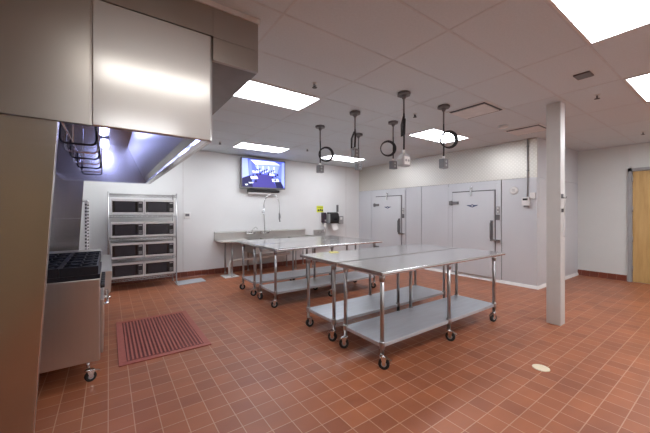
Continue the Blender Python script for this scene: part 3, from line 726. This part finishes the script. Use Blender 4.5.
for j, x in enumerate((3.10, 3.50)):
    m_ = MB(); y = SY1-.031
    m_.tube([(x-.11,y-.06,.985),(x+.11,y-.06,.985)], .016, 10)
    for s in (-1, 1):
        m_.lathe((x+s*.11,y+.03,.985), [(.026,0),(.026,-.02),(.016,-.03),(.016,-.09)], 12, 'y'); m_.tube([(x+s*.11,y-.06,.985),(x+s*.11,y-.06,1.03)], .014, 8); m_.tube([(x+s*.11,y-.06,1.03),(x+s*.19,y-.09,1.045)], .007, 8)
    if j == 0: m_.tube([(x+.0,y-.06,.985),(x+.02,y-.10,1.09),(x+.05,y-.22,1.16),(x+.06,y-.30,1.15),(x+.06,y-.32,1.11)], .010, 10)
    m_.build('faucet', chrome, sk)
m_ = MB(); yy = 7.75
m_.tube([(3.49,yy,.99),(3.485,yy,1.12),(3.47,yy,1.45),(3.462,yy,1.75)], .014, 10)
m_.tube([(3.47,yy,1.56),(3.47,YB-.002,1.56)], .009, 8)
m_.lathe((3.47,YB-.02,1.56), [(.03,0),(.03,.018)], 12, 'y'); m_.lathe((3.468,yy,1.48), [(.022,0),(.022,.04)], 12)
pth = [(3.462,yy,1.75)]+[(3.675-.213*math.cos(a_), yy-.08*math.sin(a_/2), 1.75+.30*math.sin(a_)) for a_ in [PI*i/14 for i in range(1, 15)]]+[(3.89,yy-.09,1.62),(3.89,yy-.09,1.52)]
m_.tube(pth, .012, 8)
m_.build('spray_riser', chrome, sk)
m_ = MB(); m_.tube([(3.89,yy-.09,1.53),(3.89,yy-.09,1.36),(3.892,yy-.10,1.33),(3.895,yy-.11,1.29)], [.018,.02,.012,.024], 10); m_.tube([(3.91,yy-.09,1.50),(3.925,yy-.10,1.38)], .006, 6)
m_.build('spray_handle', boxgrey, sk)

# hand sink
hs = thing('hand_sink', (5.38,7.6,.75), 'small stainless hand sink with a gooseneck tap under the soap dispenser', 'hand sink')
m_ = MB(); m_.box(5.16,5.60,YB-.022,YB-.001,.70,1.01); m_.build('backsplash', steel, hs, bevel=.004)
m_ = MB(); m_.box(5.16,5.60,7.45,7.46,.62,.80); m_.box(5.16,5.17,7.46,YB-.023,.62,.80); m_.box(5.59,5.60,7.46,YB-.023,.62,.80); m_.box(5.16,5.60,7.45,YB-.023,.61,.62); m_.build('basin', steel, hs, bevel=.004)
m_ = MB(); m_.tube([(5.38,YB-.022,.90),(5.38,7.76,.90),(5.38,7.74,.97),(5.41,7.68,1.0),(5.45,7.62,.97)], .011, 8)
for s in (-.09,.09): m_.tube([(5.38+s,YB-.022,.92),(5.38+s,7.77,.92),(5.38+s*1.5,7.75,.96)], .009, 8)
m_.build('faucet', chrome, hs)

# ------------------------------------------------------------------ wall things
W = YB-.001
sg = thing('wall_sign', (5.47,W,1.60), 'small yellow sign with black marks above the soap dispenser', 'sign')
MB().box(5.27,5.52,W-.004,W,1.55,1.75).build('board', yellow, sg)
m_ = MB(); m_.box(5.31,5.37,W-.0065,W-.0045,1.585,1.64); m_.box(5.39,5.44,W-.0065,W-.0045,1.595,1.65); m_.box(5.455,5.505,W-.0065,W-.0045,1.585,1.64); m_.box(5.31,5.49,W-.0065,W-.0045,1.70,1.71); m_.build('marks', black, sg)
sd = thing('soap_dispenser', (5.55,7.79,1.3), 'narrow black soap dispenser left of the paper towels', 'soap dispenser')
MB().box(5.44,5.575,7.74,W,1.22,1.54).build('body', plain('dark_plum_plastic', (.035,.02,.035), .3), sd, bevel=.018)
MB().box(5.50,5.575,7.725,7.739,1.26,1.32).build('push_bar', plastic_g, sd, bevel=.004)
MB().box(5.49,5.575,7.76,7.80,1.07,1.218).build('soap_pouch', plastic_w, sd, bevel=.004)
td = thing('paper_towel_dispenser', (5.93,7.75,1.25), 'large black paper towel dispenser with a white sheet hanging out', 'towel dispenser')
m_ = MB()
pr_ = [(W,1.20),(7.64,1.20),(7.615,1.26),(7.61,1.40),(7.64,1.50),(7.70,1.55),(W,1.55)]
m_.prism([(5.66,y,z) for y, z in pr_], (.33,0,0)); m_.build('cover', black, td, bevel=.015)
MB().box(5.635,5.659,7.66,W,1.20,1.50).build('side_cheek', plastic_g, td, bevel=.006)
MB().box(5.77,5.89,7.603,7.609,1.31,1.35).build('level_window', glass_g, td)
m_ = MB(); m_.prism([(5.71,7.70,1.20),(5.93,7.70,1.20),(6.0,7.66,1.03),(5.88,7.66,.985),(5.78,7.66,.98)], (0,.002,0)); m_.build('towel_sheet', paper, td)
tag(MB().box(6.045,6.115,W-.03,W,1.56,1.79).build('wall_bracket', boxgrey, org=(6.08,W,1.56), bevel=.006), 'slim dark vertical bracket above the paper towel dispenser', 'bracket')
gb = thing('switch_box', (6.33,W,1.3), 'pale grey switch box right of the paper towel dispenser', 'switch box')
MB().box(6.10,6.29,W-.07,W,1.17,1.43).build('body', plastic_g, gb, bevel=.01)
MB().box(6.15,6.24,W-.078,W-.071,1.31,1.39).build('cover_plate', plastic_w, gb)
th_ = thing('thermostat', (1.53,W,1.4), 'white wall thermostat with grey display right of the microwave rack', 'thermostat')
MB().box(1.46,1.60,W-.025,W,1.40,1.54).build('body', plastic_w, th_, bevel=.005)
MB().box(1.485,1.575,W-.029,W-.0255,1.455,1.515).build('display', boxgrey, th_)

# ------------------------------------------------------------------ camera, world, view
cam = bpy.data.cameras.new('camera'); co = bpy.data.objects.new('camera', cam); COL.objects.link(co)
co.location = (0,0,1.551); co.rotation_euler = (PI/2, 0, -.619)
cam.sensor_width = 36; cam.lens = 303.41/650*36; cam.shift_y = -4.255/650; cam.clip_start = .05
S.camera = co
wd_ = bpy.data.worlds.new('world'); S.world = wd_; wd_.use_nodes = True
wd_.node_tree.nodes['Background'].inputs[0].default_value = (.5,.5,.52,1); wd_.node_tree.nodes['Background'].inputs[1].default_value = .5
S.view_settings.view_transform = 'Standard'; S.view_settings.look = 'None'; S.view_settings.gamma = 1
S.view_settings.use_curve_mapping = False; S.view_settings.exposure = .72
for o in list(bpy.data.objects):
    if '_org' in o: del o['_org']
